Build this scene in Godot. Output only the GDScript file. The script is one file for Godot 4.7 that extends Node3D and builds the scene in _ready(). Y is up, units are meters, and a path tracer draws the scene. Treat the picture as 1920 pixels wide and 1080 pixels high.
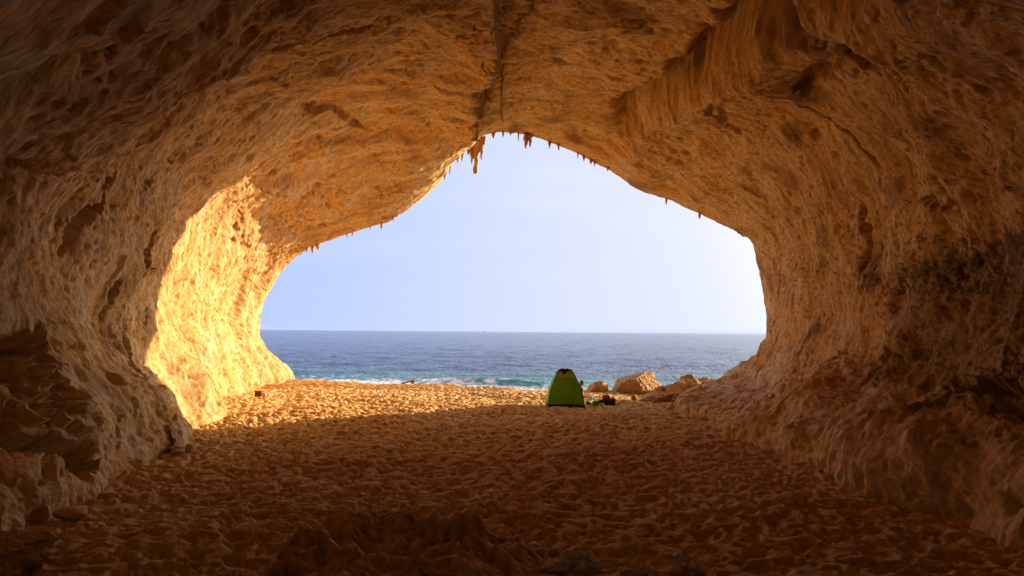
extends Node3D
# A sea cave seen from inside: sand floor full of footprints, a green tent at the mouth, boulders, the sea beyond.
# Camera at the origin, 3 m above the sand, looking towards -z. "d" is the distance in front of the camera (-z).

const SEA := -0.6
var M := {}
var taken := {}
var wall_pts := PackedVector3Array()
var n_big: FastNoiseLite
var n_mid: FastNoiseLite
var n_fine: FastNoiseLite
var n_ridge: FastNoiseLite
var n_cell: FastNoiseLite
var n_pit: FastNoiseLite
var n_pit2: FastNoiseLite
var n_col: FastNoiseLite
var n_slab: FastNoiseLite

# ---------------------------------------------------------------- helpers
func noise(seed_: int, freq: float, kind: int, oct: int, fractal: int) -> FastNoiseLite:
	var n := FastNoiseLite.new()
	n.seed = seed_
	n.frequency = freq
	n.noise_type = kind
	n.fractal_type = fractal
	n.fractal_octaves = oct
	return n

func numbered(called: String) -> String:
	if not taken.has(called):
		taken[called] = 0
		return called
	taken[called] += 1
	return "%s_%03d" % [called, taken[called]]

func tag(o: Node, label: String, category: String, group := "") -> Node:
	o.set_meta("label", label)
	o.set_meta("category", category)
	if group != "":
		o.set_meta("group", group)
	return o

func thing(called: String, label: String, category: String, at: Vector3, turn := 0.0, group := "") -> Node3D:
	var o := Node3D.new()
	o.name = numbered(called)
	add_child(o)
	o.position = at
	o.rotation.y = turn
	tag(o, label, category, group)
	return o

func put(called: String, mesh: Mesh, mat: Material, parent: Node = self) -> MeshInstance3D:
	var o := MeshInstance3D.new()
	o.name = numbered(called) if parent == self else called
	o.mesh = mesh
	o.material_override = mat
	parent.add_child(o, true)
	return o

func ss(a: float, b: float, x: float) -> float:
	return smoothstep(a, b, x)

# a rows x columns sheet; the face looks to the side of (down the rows) x (along the columns) when flip is false
func sheet(pos: PackedVector3Array, nr: int, nc: int, cols: PackedColorArray, flip := false, smooth := true) -> ArrayMesh:
	var nrm := PackedVector3Array()
	nrm.resize(nr * nc)
	for r in nr:
		var r0: int = maxi(r - 1, 0) * nc
		var r1: int = mini(r + 1, nr - 1) * nc
		for c in nc:
			var a: Vector3 = pos[r1 + c] - pos[r0 + c]
			var b: Vector3 = pos[r * nc + mini(c + 1, nc - 1)] - pos[r * nc + maxi(c - 1, 0)]
			var n := a.cross(b).normalized()
			nrm[r * nc + c] = -n if flip else n
	var idx := PackedInt32Array()
	idx.resize((nr - 1) * (nc - 1) * 6)
	var k := 0
	for r in nr - 1:
		for c in nc - 1:
			var i := r * nc + c
			if flip:
				idx[k] = i; idx[k + 1] = i + nc; idx[k + 2] = i + 1
				idx[k + 3] = i + 1; idx[k + 4] = i + nc; idx[k + 5] = i + nc + 1
			else:
				idx[k] = i; idx[k + 1] = i + 1; idx[k + 2] = i + nc
				idx[k + 3] = i + 1; idx[k + 4] = i + nc + 1; idx[k + 5] = i + nc
			k += 6
	var arr := []
	arr.resize(Mesh.ARRAY_MAX)
	arr[Mesh.ARRAY_VERTEX] = pos
	arr[Mesh.ARRAY_NORMAL] = nrm
	if cols.size() > 0:
		arr[Mesh.ARRAY_COLOR] = cols
	arr[Mesh.ARRAY_INDEX] = idx
	var m := ArrayMesh.new()
	m.add_surface_from_arrays(Mesh.PRIMITIVE_TRIANGLES, arr)
	return m

# a closed lump of rock: a ball drawn out to size, with knobs, flat breaks and grit
func lump(seed_: int, size: Vector3, rough: float, breaks: int, detail: int, sink := 0.0) -> ArrayMesh:
	var rng := RandomNumberGenerator.new()
	rng.seed = seed_
	var nf := noise(seed_, 1.1, FastNoiseLite.TYPE_SIMPLEX_SMOOTH, 4, FastNoiseLite.FRACTAL_FBM)
	var planes := []
	for i in breaks:
		var v := Vector3(rng.randf_range(-1, 1), rng.randf_range(-0.5, 1), rng.randf_range(-1, 1)).normalized()
		planes.append([v, rng.randf_range(0.62, 0.92)])
	var nr := detail + 1
	var nc := detail * 2 + 1
	var pos := PackedVector3Array()
	for r in nr:
		var th := PI * r / detail
		for c in nc:
			var ph := TAU * (c % (nc - 1)) / (nc - 1)
			var p := Vector3(sin(th) * cos(ph), cos(th), sin(th) * sin(ph))
			var q := p * (1.0 + rough * nf.get_noise_3dv(p) * 1.4)
			for pl in planes:
				var over: float = q.dot(pl[0]) - pl[1]
				if over > 0.0:
					q -= pl[0] * over * 0.9
			q *= 1.0 + rough * 0.22 * nf.get_noise_3dv(p * 5.0)
			pos.append(Vector3(q.x * size.x, q.y * size.y + size.y - sink, q.z * size.z))
	return sheet(pos, nr, nc, PackedColorArray())

# a bent rod through points with radii
func rod(pts: Array, radii: Array, sides := 8) -> ArrayMesh:
	var pos := PackedVector3Array()
	var nc := sides + 1
	for i in pts.size():
		var a: Vector3 = pts[maxi(i - 1, 0)]
		var b: Vector3 = pts[mini(i + 1, pts.size() - 1)]
		var t := (b - a).normalized()
		var s := t.cross(Vector3.UP if absf(t.y) < 0.9 else Vector3.RIGHT).normalized()
		var w := s.cross(t)
		if i == 0:
			for c in nc: pos.append(pts[0])
		for c in nc:
			var an := TAU * (c % sides) / sides
			pos.append(pts[i] + (s * cos(an) + w * sin(an)) * float(radii[i]))
		if i == pts.size() - 1:
			for c in nc: pos.append(pts[i])
	return sheet(pos, pts.size() + 2, nc, PackedColorArray())

func lathe(prof: Array, sides := 14) -> ArrayMesh:
	var pos := PackedVector3Array()
	for p in prof:
		for c in sides + 1:
			var an := TAU * (c % sides) / sides
			pos.append(Vector3(cos(an) * p.x, p.y, sin(an) * p.x))
	return sheet(pos, prof.size(), sides + 1, PackedColorArray(), true)

func grain(seed_: int, size: int, freq: float, lo: float, hi: float, oct := 5, ridged := false) -> Image:
	var n := noise(seed_, freq, FastNoiseLite.TYPE_SIMPLEX_SMOOTH, oct, FastNoiseLite.FRACTAL_RIDGED if ridged else FastNoiseLite.FRACTAL_FBM)
	var im := n.get_seamless_image(size, size)
	im.convert(Image.FORMAT_L8)
	var data := im.get_data()
	for i in data.size():
		data[i] = int(255.0 * lerpf(lo, hi, data[i] / 255.0))
	return Image.create_from_data(size, size, false, Image.FORMAT_L8, data)

func tex(im: Image) -> ImageTexture:
	im.generate_mipmaps()
	return ImageTexture.create_from_image(im)

func lin(r: float, g: float, b: float) -> Color:
	return Color(r, g, b).linear_to_srgb()

func mat(called: String, c: Color, rough := 0.9, spec := 0.3) -> StandardMaterial3D:
	var m := StandardMaterial3D.new()
	m.resource_name = called
	m.albedo_color = c
	m.roughness = rough
	m.metallic_specular = spec
	return m

func relief(m: StandardMaterial3D, albedo: Texture2D, height: Texture2D, cm: float, scale: float) -> StandardMaterial3D:
	m.uv1_triplanar = true
	m.uv1_world_triplanar = true
	m.uv1_scale = Vector3.ONE * scale
	if albedo: m.albedo_texture = albedo
	if height:
		m.heightmap_enabled = true
		m.heightmap_texture = height
		m.heightmap_scale = cm
	return m

# ---------------------------------------------------------------- camera, sky, sun
func air():
	var cam := Camera3D.new()
	cam.name = "camera"
	cam.fov = 50.0
	cam.near = 0.1
	cam.far = 20000.0
	add_child(cam)
	cam.position = Vector3(0, 3, 0)
	cam.rotation.x = deg_to_rad(4.03)
	cam.rotate_object_local(Vector3(0, 0, 1), 0.0085)
	cam.current = true

	var to_sun := sun_dir()
	var sun := DirectionalLight3D.new()
	sun.name = "sun"
	sun.light_energy = 0.60
	sun.light_color = Color(1.0, 0.86, 0.68)
	sun.light_angular_distance = 0.6
	sun.shadow_enabled = true
	add_child(sun)
	sun.look_at_from_position(Vector3.ZERO, -to_sun, Vector3.UP)

	var e := Environment.new()
	e.background_mode = Environment.BG_SKY
	var sm := PanoramaSkyMaterial.new()
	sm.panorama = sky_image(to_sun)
	sm.filter = true
	var s := Sky.new()
	s.sky_material = sm
	e.sky = s
	e.tonemap_mode = Environment.TONE_MAPPER_LINEAR
	e.tonemap_exposure = 5.8
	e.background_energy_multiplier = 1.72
	e.sdfgi_enabled = true
	e.ssao_enabled = true
	e.ssil_enabled = true
	var we := WorldEnvironment.new()
	we.name = "world_environment"
	we.environment = e
	add_child(we)

func sun_dir() -> Vector3:
	var el := deg_to_rad(14.0)
	var az := deg_to_rad(30.0)
	return Vector3(cos(el) * cos(az), sin(el), -cos(el) * sin(az))

# hazy blue air that pales towards the sun and the horizon, with thin streaks of high cloud
func sky_image(to_sun: Vector3) -> Texture2D:
	var w := 768
	var h := 384
	var im := Image.create(w, h, false, Image.FORMAT_RGBF)
	var nc := noise(5, 1.2, FastNoiseLite.TYPE_SIMPLEX_SMOOTH, 5, FastNoiseLite.FRACTAL_FBM)
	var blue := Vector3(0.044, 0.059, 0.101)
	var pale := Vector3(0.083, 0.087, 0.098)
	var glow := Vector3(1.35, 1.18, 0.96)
	for y in h:
		var el := PI * (0.5 - (y + 0.5) / h)
		for x in w:
			var az := TAU * ((x + 0.5) / w)
			# the panorama's left edge is -z, a quarter further on is +x
			var dir := Vector3(sin(az) * cos(el), sin(el), -cos(az) * cos(el))
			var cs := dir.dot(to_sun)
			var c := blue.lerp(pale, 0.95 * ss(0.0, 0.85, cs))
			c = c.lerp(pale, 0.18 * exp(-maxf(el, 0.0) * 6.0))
			c += glow * pow(maxf(cs, 0.0), 18.0)  # haze round the sun, out of view, strengthened to brighten the cave inside
			if el > 0.0:
				var p := Vector3(dir.x * 0.8 / (dir.y + 0.25), dir.z * 3.4 / (dir.y + 0.25), 0.0)
				p = Vector3(p.x + p.y * 0.22, p.y, 0)
				var cl := ss(0.0, 0.7, nc.get_noise_2d(p.x, p.y) + 0.18)
				c = c.lerp(pale * 1.08, 0.22 * cl * ss(0.02, 0.25, el))
			im.set_pixel(x, y, Color(c.x, c.y, c.z))
	return ImageTexture.create_from_image(im)

# ---------------------------------------------------------------- materials
func materials():
	n_big = noise(11, 0.17, FastNoiseLite.TYPE_SIMPLEX_SMOOTH, 3, FastNoiseLite.FRACTAL_FBM)
	n_mid = noise(12, 0.9, FastNoiseLite.TYPE_SIMPLEX_SMOOTH, 4, FastNoiseLite.FRACTAL_FBM)
	n_fine = noise(13, 2.6, FastNoiseLite.TYPE_SIMPLEX_SMOOTH, 4, FastNoiseLite.FRACTAL_FBM)
	n_ridge = noise(14, 0.55, FastNoiseLite.TYPE_SIMPLEX_SMOOTH, 4, FastNoiseLite.FRACTAL_RIDGED)
	n_cell = noise(15, 1.7, FastNoiseLite.TYPE_CELLULAR, 1, FastNoiseLite.FRACTAL_NONE)
	n_cell.cellular_return_type = FastNoiseLite.RETURN_DISTANCE
	n_pit = noise(16, 2.9, FastNoiseLite.TYPE_CELLULAR, 1, FastNoiseLite.FRACTAL_NONE)
	n_pit.cellular_return_type = FastNoiseLite.RETURN_DISTANCE
	n_pit2 = noise(17, 4.3, FastNoiseLite.TYPE_CELLULAR, 1, FastNoiseLite.FRACTAL_NONE)
	n_pit2.cellular_return_type = FastNoiseLite.RETURN_DISTANCE
	n_col = noise(18, 0.45, FastNoiseLite.TYPE_SIMPLEX_SMOOTH, 5, FastNoiseLite.FRACTAL_FBM)
	n_slab = noise(19, 0.6, FastNoiseLite.TYPE_CELLULAR, 1, FastNoiseLite.FRACTAL_NONE)
	n_slab.cellular_return_type = FastNoiseLite.RETURN_CELL_VALUE

	var rock_a := tex(grain(21, 1024, 0.012, 0.80, 1.0, 6))
	var rock_h := tex(grain(22, 1024, 0.014, 0.0, 1.0, 7))
	var sand_a := tex(grain(23, 512, 0.06, 0.78, 1.0, 4))
	var sand_h := tex(grain(24, 512, 0.03, 0.0, 1.0, 5))
	var sea_h := tex(grain(25, 512, 0.02, 0.0, 1.0, 5))
	var cloth_h := tex(grain(26, 512, 0.012, 0.0, 1.0, 5))

	M.rock = relief(mat("limestone", Color.WHITE, 0.93, 0.25), rock_a, rock_h, 4.0, 0.5)
	M.rock.vertex_color_use_as_albedo = true
	M.boulder = relief(mat("boulder stone", lin(0.62, 0.36, 0.14), 0.93, 0.25), rock_a, rock_h, 5.0, 0.6)
	M.boulder_pale = relief(mat("pale boulder stone", lin(0.66, 0.42, 0.19), 0.93, 0.25), rock_a, rock_h, 5.0, 0.6)
	M.pebble = relief(mat("grey brown pebble", lin(0.70, 0.53, 0.33), 0.8, 0.35), rock_a, rock_h, 0.5, 2.2)
	M.pebble_warm = relief(mat("tan pebble", lin(0.76, 0.55, 0.31), 0.8, 0.35), rock_a, rock_h, 0.5, 2.0)
	M.pebble_dark = relief(mat("dark pebble", lin(0.48, 0.35, 0.21), 0.8, 0.35), rock_a, rock_h, 0.5, 2.0)
	M.sand = relief(mat("sand", Color.WHITE, 0.97, 0.2), sand_a, sand_h, 1.6, 0.7)
	M.sand.vertex_color_use_as_albedo = true
	M.sea = relief(mat("sea water", Color.WHITE, 0.14, 0.5), null, sea_h, 22.0, 0.16)
	M.sea.vertex_color_use_as_albedo = true
	M.tent = relief(mat("green tent cloth", lin(0.20, 0.58, 0.016), 0.75, 0.3), null, cloth_h, 1.5, 1.1)
	M.tent.backlight = Color(0.5, 0.85, 0.04)
	M.tent_light = relief(mat("lime tent cloth", lin(0.42, 0.75, 0.05), 0.75, 0.3), null, cloth_h, 1.5, 1.1)
	M.tent_dark = relief(mat("dark green tent hem", lin(0.04, 0.065, 0.012), 0.8, 0.3), null, cloth_h, 1.0, 1.4)
	M.dark_cloth = relief(mat("dark brown cloth", lin(0.035, 0.018, 0.014), 0.95, 0.2), null, cloth_h, 1.5, 2.0)
	M.pink_cloth = relief(mat("pale pink cloth", lin(0.66, 0.42, 0.30), 0.9, 0.2), null, cloth_h, 2.0, 1.6)
	M.black = relief(mat("black nylon", lin(0.015, 0.017, 0.016), 0.7, 0.4), null, cloth_h, 1.0, 2.0)
	M.red = relief(mat("red nylon", lin(0.42, 0.015, 0.02), 0.65, 0.4), null, cloth_h, 1.0, 2.0)
	M.white = relief(mat("white plastic film", lin(0.75, 0.76, 0.76), 0.5, 0.5), null, cloth_h, 1.5, 2.4)
	M.green_bag = relief(mat("green plastic film", lin(0.13, 0.32, 0.05), 0.5, 0.5), null, cloth_h, 1.5, 2.4)
	M.brown_bag = relief(mat("dark brown canvas", lin(0.05, 0.03, 0.02), 0.9, 0.3), null, cloth_h, 1.0, 2.0)
	M.blue = mat("blue bottle label", lin(0.05, 0.16, 0.36), 0.5)
	M.bottle = mat("clear bottle plastic", Color(0.86, 0.93, 0.97, 0.55), 0.08, 0.5)
	M.bottle.transparency = BaseMaterial3D.TRANSPARENCY_ALPHA
	M.wood = relief(mat("weathered wood", lin(0.20, 0.11, 0.05), 0.9, 0.2), rock_a, rock_h, 1.0, 1.6)
	M.drift = relief(mat("bleached driftwood", lin(0.34, 0.24, 0.16), 0.9, 0.2), rock_a, rock_h, 0.8, 1.6)
	M.pale = mat("pale paper", lin(0.58, 0.46, 0.28), 0.8)
	M.shell = mat("white shell", lin(0.7, 0.62, 0.5), 0.6)
	M.skin = mat("person", Color.WHITE, 0.6, 0.4)
	M.skin.vertex_color_use_as_albedo = true
	M.hair = relief(mat("reddish brown hair", lin(0.15, 0.045, 0.02), 0.7, 0.4), null, cloth_h, 0.6, 6.0)
	M.hull = mat("boat hull", lin(0.08, 0.1, 0.14), 0.6)

# ---------------------------------------------------------------- the cave
# cross-sections: distance, foot of the left wall, widest left, ceiling height, widest right, foot of the right wall
const SECTIONS := [
	[-1.5, -1.8, -1.8, 3.6, 2.8, 2.6, 1.0],
	[3.0, -4.8, -4.8, 6.1, 6.0, 5.4, 1.2],
	[8.0, -7.1, -7.3, 8.8, 8.9, 7.3, 1.2],
	[13.0, -7.8, -9.4, 10.9, 10.5, 6.8, 1.1],
	[20.0, -9.7, -11.4, 12.5, 11.4, 6.4, 0.62],
	[26.0, -12.4, -13.4, 12.9, 12.0, 7.2, 0.34],
]
const LIP := [
	[-12.70, -0.69, 37.0], [-12.79, -0.03, 37.0], [-13.07, 0.72, 37.0], [-14.39, 1.92, 36.7], [-14.73, 3.24, 36.4], [-14.37, 4.79, 36.0],
	[-13.33, 6.25, 35.5], [-11.73, 7.59, 35.0], [-9.34, 8.48, 34.5], [-6.71, 9.26, 34.0], [-4.74, 10.67, 33.5], [-2.67, 12.72, 33.0],
	[-0.64, 13.61, 32.5], [2.75, 12.62, 32.0], [6.62, 10.64, 31.7], [9.87, 8.94, 31.5], [12.16, 7.96, 31.5], [12.77, 5.74, 31.5],
	[12.96, 3.97, 31.5], [12.71, 2.34, 31.5], [11.7, 1.45, 31.4], [10.7, 0.5, 31.3], [9.9, -0.6, 31.2]]

func section(s: Array) -> PackedVector3Array:
	var z: float = -s[0]
	var xl: float = s[1]
	var wl: float = s[2]
	var h: float = s[3]
	var wr: float = s[4]
	var xr: float = s[5]
	var bn: float = s[6]
	var q := [
		[xl + 0.15, -0.6], [xl, 0.1], [lerpf(xl, wl, 0.35), 0.9], [lerpf(xl, wl, 0.8), 2.3], [wl, 4.0], [wl + 0.15, 5.5],
		[wl + 0.9, h * 0.60], [wl + 2.2, h * 0.73], [wl + 4.0, h * 0.84], [wl + 6.2, h * 0.93], [wl * 0.22, h * 0.985], [-0.4, h],
		[1.6, h * 0.99], [wr - 6.2, h * 0.95], [wr - 3.6, h * 0.86], [wr - 1.6, h * 0.72], [wr - 0.4, h * 0.55], [wr, h * 0.40],
		[wr - 0.35, 3.0], [lerpf(xr + 0.9, wr, 0.6), lerpf(1.1, 1.95, bn)], [xr + 1.2, 1.15 * bn], [xr + 0.1, 0.6 * bn], [xr - 0.15, -0.6]]
	var out := PackedVector3Array()
	for p in q:
		out.append(Vector3(p[0], p[1], z))
	return out

func crom(a: Vector3, b: Vector3, c: Vector3, d: Vector3, t: float) -> Vector3:
	return 0.5 * (2.0 * b + (c - a) * t + (2.0 * a - 5.0 * b + 4.0 * c - d) * t * t + (3.0 * b - a - 3.0 * c + d) * t * t * t)

# a slanting hollow on a wall, in wall coordinates (distance, height): 1 inside, 0 outside
func hollow(d: float, h: float, cd: float, ch: float, tilt: float, half_long: float, half_wide: float) -> float:
	var a := (d - cd) * cos(tilt) + (h - ch) * sin(tilt)
	var b := -(d - cd) * sin(tilt) + (h - ch) * cos(tilt)
	var r := sqrt(a * a / (half_long * half_long) + b * b / (half_wide * half_wide))
	return 1.0 - ss(0.72, 1.05, r)

# how far the rock stands out (+) or is eaten away (-) along the wall's normal
func rock_relief(p: Vector3, u: float, side: float) -> float:
	var d := -p.z
	var h := p.y
	var v := 0.0
	v += n_big.get_noise_3dv(p) * 0.72
	# bands that run round the vault
	var wob := n_mid.get_noise_2d(p.z * 0.35 + 7.0, u * 0.3) * 0.8
	v += (n_ridge.get_noise_2d(u * 0.32 + wob, d * 0.8 + wob * 0.6) - 0.1) * 0.05
	v += n_mid.get_noise_2d(u * 0.3 + 31.0, d * 1.0 + wob) * 0.12
	# broken plates
	var wp := p + Vector3(wob, wob * 0.7, -wob)
	var plates := ss(-0.25, 0.3, n_big.get_noise_3dv(p * 1.7 + Vector3(0, 30, 0)))
	v += n_slab.get_noise_3d(wp.x * 0.8, wp.y * 1.5, wp.z * 0.9) * 0.05
	v += plates * n_slab.get_noise_2d(u * 0.55 + 0.35 * n_fine.get_noise_3dv(p * 0.7), d * 1.9 + wob * 1.2) * 0.034
	v += plates * n_slab.get_noise_2d(u * 2.1 + 0.6 * n_fine.get_noise_3dv(p * 0.9), d * 4.0 + wob * 2.0) * 0.030
	v += n_mid.get_noise_3dv(p * 0.9) * 0.09
	# open cracks
	var ck := n_mid.get_noise_2d(u * 0.35 + 90.0, d * 0.55 + wob * 0.4)
	v -= 0.16 * exp(-pow(ck / 0.012, 2.0)) * ss(0.05, 0.25, n_big.get_noise_3dv(p * 2.0 + Vector3(70, 0, 0)))
	v += n_fine.get_noise_3dv(p) * 0.045
	# solution pits
	var pit := n_cell.get_noise_3d(p.x * 1.1, p.y * 0.75, p.z * 1.25)
	var where := ss(-0.05, 0.35, n_col.get_noise_3dv(p * 0.6 + Vector3(40, 3, 9)))
	v -= 0.18 * where * ss(-0.60, -0.86, pit)
	var pit2 := n_cell.get_noise_3d(p.x * 2.9, p.y * 2.0, p.z * 2.9)
	v -= 0.085 * ss(-0.25, 0.25, n_col.get_noise_3dv(p * 0.9 + Vector3(4, 30, 9))) * ss(-0.6, -0.9, pit2)
	# the recessed slab of ceiling between two clefts
	if h > 7.0:
		var e1 := 0.3 - (d - 17.0) * 0.18 + 0.35 * n_mid.get_noise_2d(d * 0.5, 3.0) + 0.25 * n_fine.get_noise_2d(d * 0.8, u * 0.6)
		var e2 := 6.0 + 0.5 * sin((d - 14.0) * 0.22) - 0.12 * maxf(d - 22.0, 0.0) + 0.6 * n_mid.get_noise_2d(d * 0.5, 9.0) + 0.14 * n_fine.get_noise_2d(d * 0.7, u * 0.5)
		var top := ss(7.0, 9.5, h)
		var mid := ss(-0.22, 0.12, p.x - e1) * (1.0 - ss(-0.3, 0.75, p.x - e2))
		v -= 1.0 * mid * top * (1.0 - ss(27.5, 31.0, d))
		v -= 1.1 * top * exp(-pow((p.x - e1 - 0.12) / 0.24, 2.0)) * ss(30.5, 27.0, d)
		v -= 1.2 * top * exp(-pow((p.x - e2 + 0.35) / 0.28, 2.0)) * ss(30.0, 27.5, d)
	var up := ss(6.5, 8.5, h)
	if h > 6.5 and p.x > 3.0:
		var q := p.x + 0.5 * n_mid.get_noise_3dv(p * 0.7)
		var w := d + 0.5 * n_mid.get_noise_3dv(p * 0.7 + Vector3(17, 0, 0))
		v -= up * 0.5 * hollow(q, w, 7.9, 15.6, 1.35, 2.3, 0.22)
		v -= up * 0.45 * hollow(q, w, 8.9, 17.6, -0.2, 1.4, 0.25)
		v -= up * 0.4 * hollow(q, w, 7.4, 22.0, 1.0, 1.8, 0.16)
		v -= up * 0.4 * hollow(q, w, 8.1, 22.6, 1.1, 1.5, 0.14)
		v += up * 0.35 * ss(7.9, 6.6, q) * ss(5.6, 6.4, q) * ss(13.0, 16.0, w)
	if h > 6.5 and p.x < -0.5:
		var q2 := p.x + 0.5 * n_mid.get_noise_3dv(p * 0.7)
		v += up * ss(7.5, 10.0, h) * 0.55 * ss(-4.0, -1.2, q2) * ss(31.0, 26.0, d)
		v -= up * 0.35 * hollow(q2, d, -4.4, 14.0, 0.5, 1.5, 0.25)
		v -= up * 0.35 * hollow(q2, d, -6.2, 11.2, 0.3, 1.0, 0.3)
		v -= up * 0.3 * hollow(q2, d, -7.3, 25.0, 1.2, 2.6, 0.3)
	d += 0.45 * n_mid.get_noise_3dv(p * 0.8) + 0.22 * n_fine.get_noise_3dv(p * 0.8)
	h += 0.40 * n_mid.get_noise_3dv(p * 0.8 + Vector3(33, 0, 0)) + 0.20 * n_fine.get_noise_3dv(p * 0.8 + Vector3(33, 0, 0))
	if side < 0.0:
		# broken overhang low on the left wall
		v -= 0.95 * hollow(d, h, 10.7, 2.15, -0.22, 2.0, 0.62) * (0.7 + 0.9 * n_mid.get_noise_3dv(p * 1.8) + 0.4 * n_slab.get_noise_3d(p.x * 3.0, p.y * 4.0, p.z * 2.0))
		v -= 0.7 * hollow(d, h, 9.9, 1.15, -0.25, 1.6, 0.25)
		v -= 0.6 * hollow(d, h, 11.3, 0.75, 0.2, 0.8, 0.3)
		v += 0.22 * hollow(d, h, 10.6, 1.55, -0.25, 2.0, 0.16)
		v -= 0.5 * hollow(d, h, 16.7, 2.1, 1.1, 1.1, 0.28)
		v -= 0.45 * hollow(d, h, 16.3, 4.1, 1.5, 0.5, 0.28)
		v -= 0.35 * hollow(d, h, 17.3, 5.2, 1.2, 0.6, 0.2)
		v -= 0.35 * hollow(d, h, 14.0, 5.6, 1.2, 1.2, 0.16)
		v -= 0.3 * hollow(d, h, 10.4, 6.9, 0.4, 0.7, 0.3)
		# the rib that ends the shaded stretch of wall
		v += 0.35 * exp(-pow((d - 20.4) / 0.7, 2.0)) * ss(3.0, 0.5, h)
		v -= 0.4 * hollow(d, h, 22.4, 1.0, 1.4, 1.1, 0.5)
		# draped flowstone curtains near the mouth
		v += 0.16 * sin(d * 3.1 + 1.6 * n_mid.get_noise_2d(h * 0.4, d * 0.3)) * ss(29.0, 33.5, d) * ss(8.0, 5.0, h)
	if side > 0.0:
		v -= 0.40 * hollow(d, h, 19.3, 5.6, 1.45, 1.5, 0.22)
		v -= 0.30 * hollow(d, h, 15.2, 6.3, 0.1, 1.0, 0.10)
		v -= 0.45 * hollow(d, h, 16.6, 2.25, 1.0, 0.55, 0.3)
		v -= 0.45 * hollow(d, h, 11.3, 1.75, 0.06, 2.4, 0.15)
		v += 0.12 * n_ridge.get_noise_2d(d * 0.3 + h * 0.4, h * 1.2 - d * 0.4) * ss(4.5, 2.0, h)
		v += 0.06 * n_ridge.get_noise_3d(p.x * 1.6, p.y * 1.6, p.z * 1.6) * ss(2.0, 0.9, h)
	return v

func rock_colour(p: Vector3, u: float, side: float) -> Color:
	var d := -p.z
	var h := p.y
	var a := n_col.get_noise_3dv(p)
	var b := n_col.get_noise_3dv(p * 2.3 + Vector3(50, 0, 0))
	var f := n_fine.get_noise_3dv(p * 1.7)
	var tan_ := Vector3(0.80, 0.535, 0.245)
	var ochre := Vector3(0.78, 0.46, 0.16)
	var grey := Vector3(0.74, 0.55, 0.33)
	var brown := Vector3(0.32, 0.17, 0.055)
	var calcite := Vector3(0.55, 0.325, 0.12)
	var black := Vector3(0.075, 0.05, 0.024)
	var c := tan_.lerp(ochre, ss(-0.25, 0.35, a + 0.45 * ss(-9.0, 2.0, p.x) - 0.2))
	c = c.lerp(grey, 0.8 * ss(0.12, 0.4, b) * ss(5.0, -3.0, p.x))
	c = c.lerp(brown, lerpf(0.5, 0.85, ss(-7.0, -2.0, p.x)) * ss(0.18, 0.5, n_col.get_noise_3dv(p * 0.8 + Vector3(0, 80, 0)) + f * 0.35))
	# water streaks down the vault
	var st := n_mid.get_noise_2d(d * 2.2, u * 0.22)
	c = c.lerp(brown, 0.55 * ss(0.22, 0.5, st + 0.3 * f))
	# calcite skin on the wall near the mouth
	if side < 0.0:
		var k := ss(18.0, 21.5, d + 1.2 * a) * ss(10.5, 7.0, h)
		var vs := n_mid.get_noise_2d(d * 2.6, h * 0.45)
		c = c.lerp(calcite.lerp(Vector3(0.72, 0.54, 0.32), ss(0.05, 0.4, vs)).lerp(Vector3(0.50, 0.27, 0.08), ss(-0.05, -0.35, vs)), k * (0.75 + 0.5 * b))
		c = c.lerp(brown, 0.85 * k * ss(0.18, 0.36, n_fine.get_noise_3d(p.x * 1.2, p.y * 0.6, p.z * 1.2)))
		# dark algae on the near wall
		c = c.lerp(black * 3.0, 0.5 * ss(0.0, 0.28, n_fine.get_noise_3dv(p * 0.8) + b * 0.5 - 0.12) * ss(14.0, 10.0, d) * ss(2.2, 3.2, h) * ss(6.0, 4.4, h))
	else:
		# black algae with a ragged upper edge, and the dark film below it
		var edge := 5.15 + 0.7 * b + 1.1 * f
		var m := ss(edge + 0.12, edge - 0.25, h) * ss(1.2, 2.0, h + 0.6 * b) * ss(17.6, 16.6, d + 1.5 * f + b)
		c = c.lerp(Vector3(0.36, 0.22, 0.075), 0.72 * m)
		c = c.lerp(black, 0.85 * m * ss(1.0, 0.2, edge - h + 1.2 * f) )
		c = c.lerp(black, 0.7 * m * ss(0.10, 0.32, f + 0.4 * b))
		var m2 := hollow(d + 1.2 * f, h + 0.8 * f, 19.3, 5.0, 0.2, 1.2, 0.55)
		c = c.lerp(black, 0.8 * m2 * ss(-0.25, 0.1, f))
		# speckles
		c = c.lerp(black * 1.5, 0.8 * ss(0.30, 0.42, n_fine.get_noise_3dv(p * 1.9 + Vector3(9, 9, 9))) * ss(9.0, 6.5, h) * ss(3.0, 5.0, h))
		# bench at the foot painted paler, for light reaching it from the mouth
		c = c.lerp(Vector3(0.84, 0.60, 0.34), 0.8 * ss(1.9, 1.1, h + 0.4 * b))
	c *= 1.0 + 0.55 * f
	return Color(clampf(c.x, 0.02, 0.88), clampf(c.y, 0.015, 0.8), clampf(c.z, 0.01, 0.7))

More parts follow.
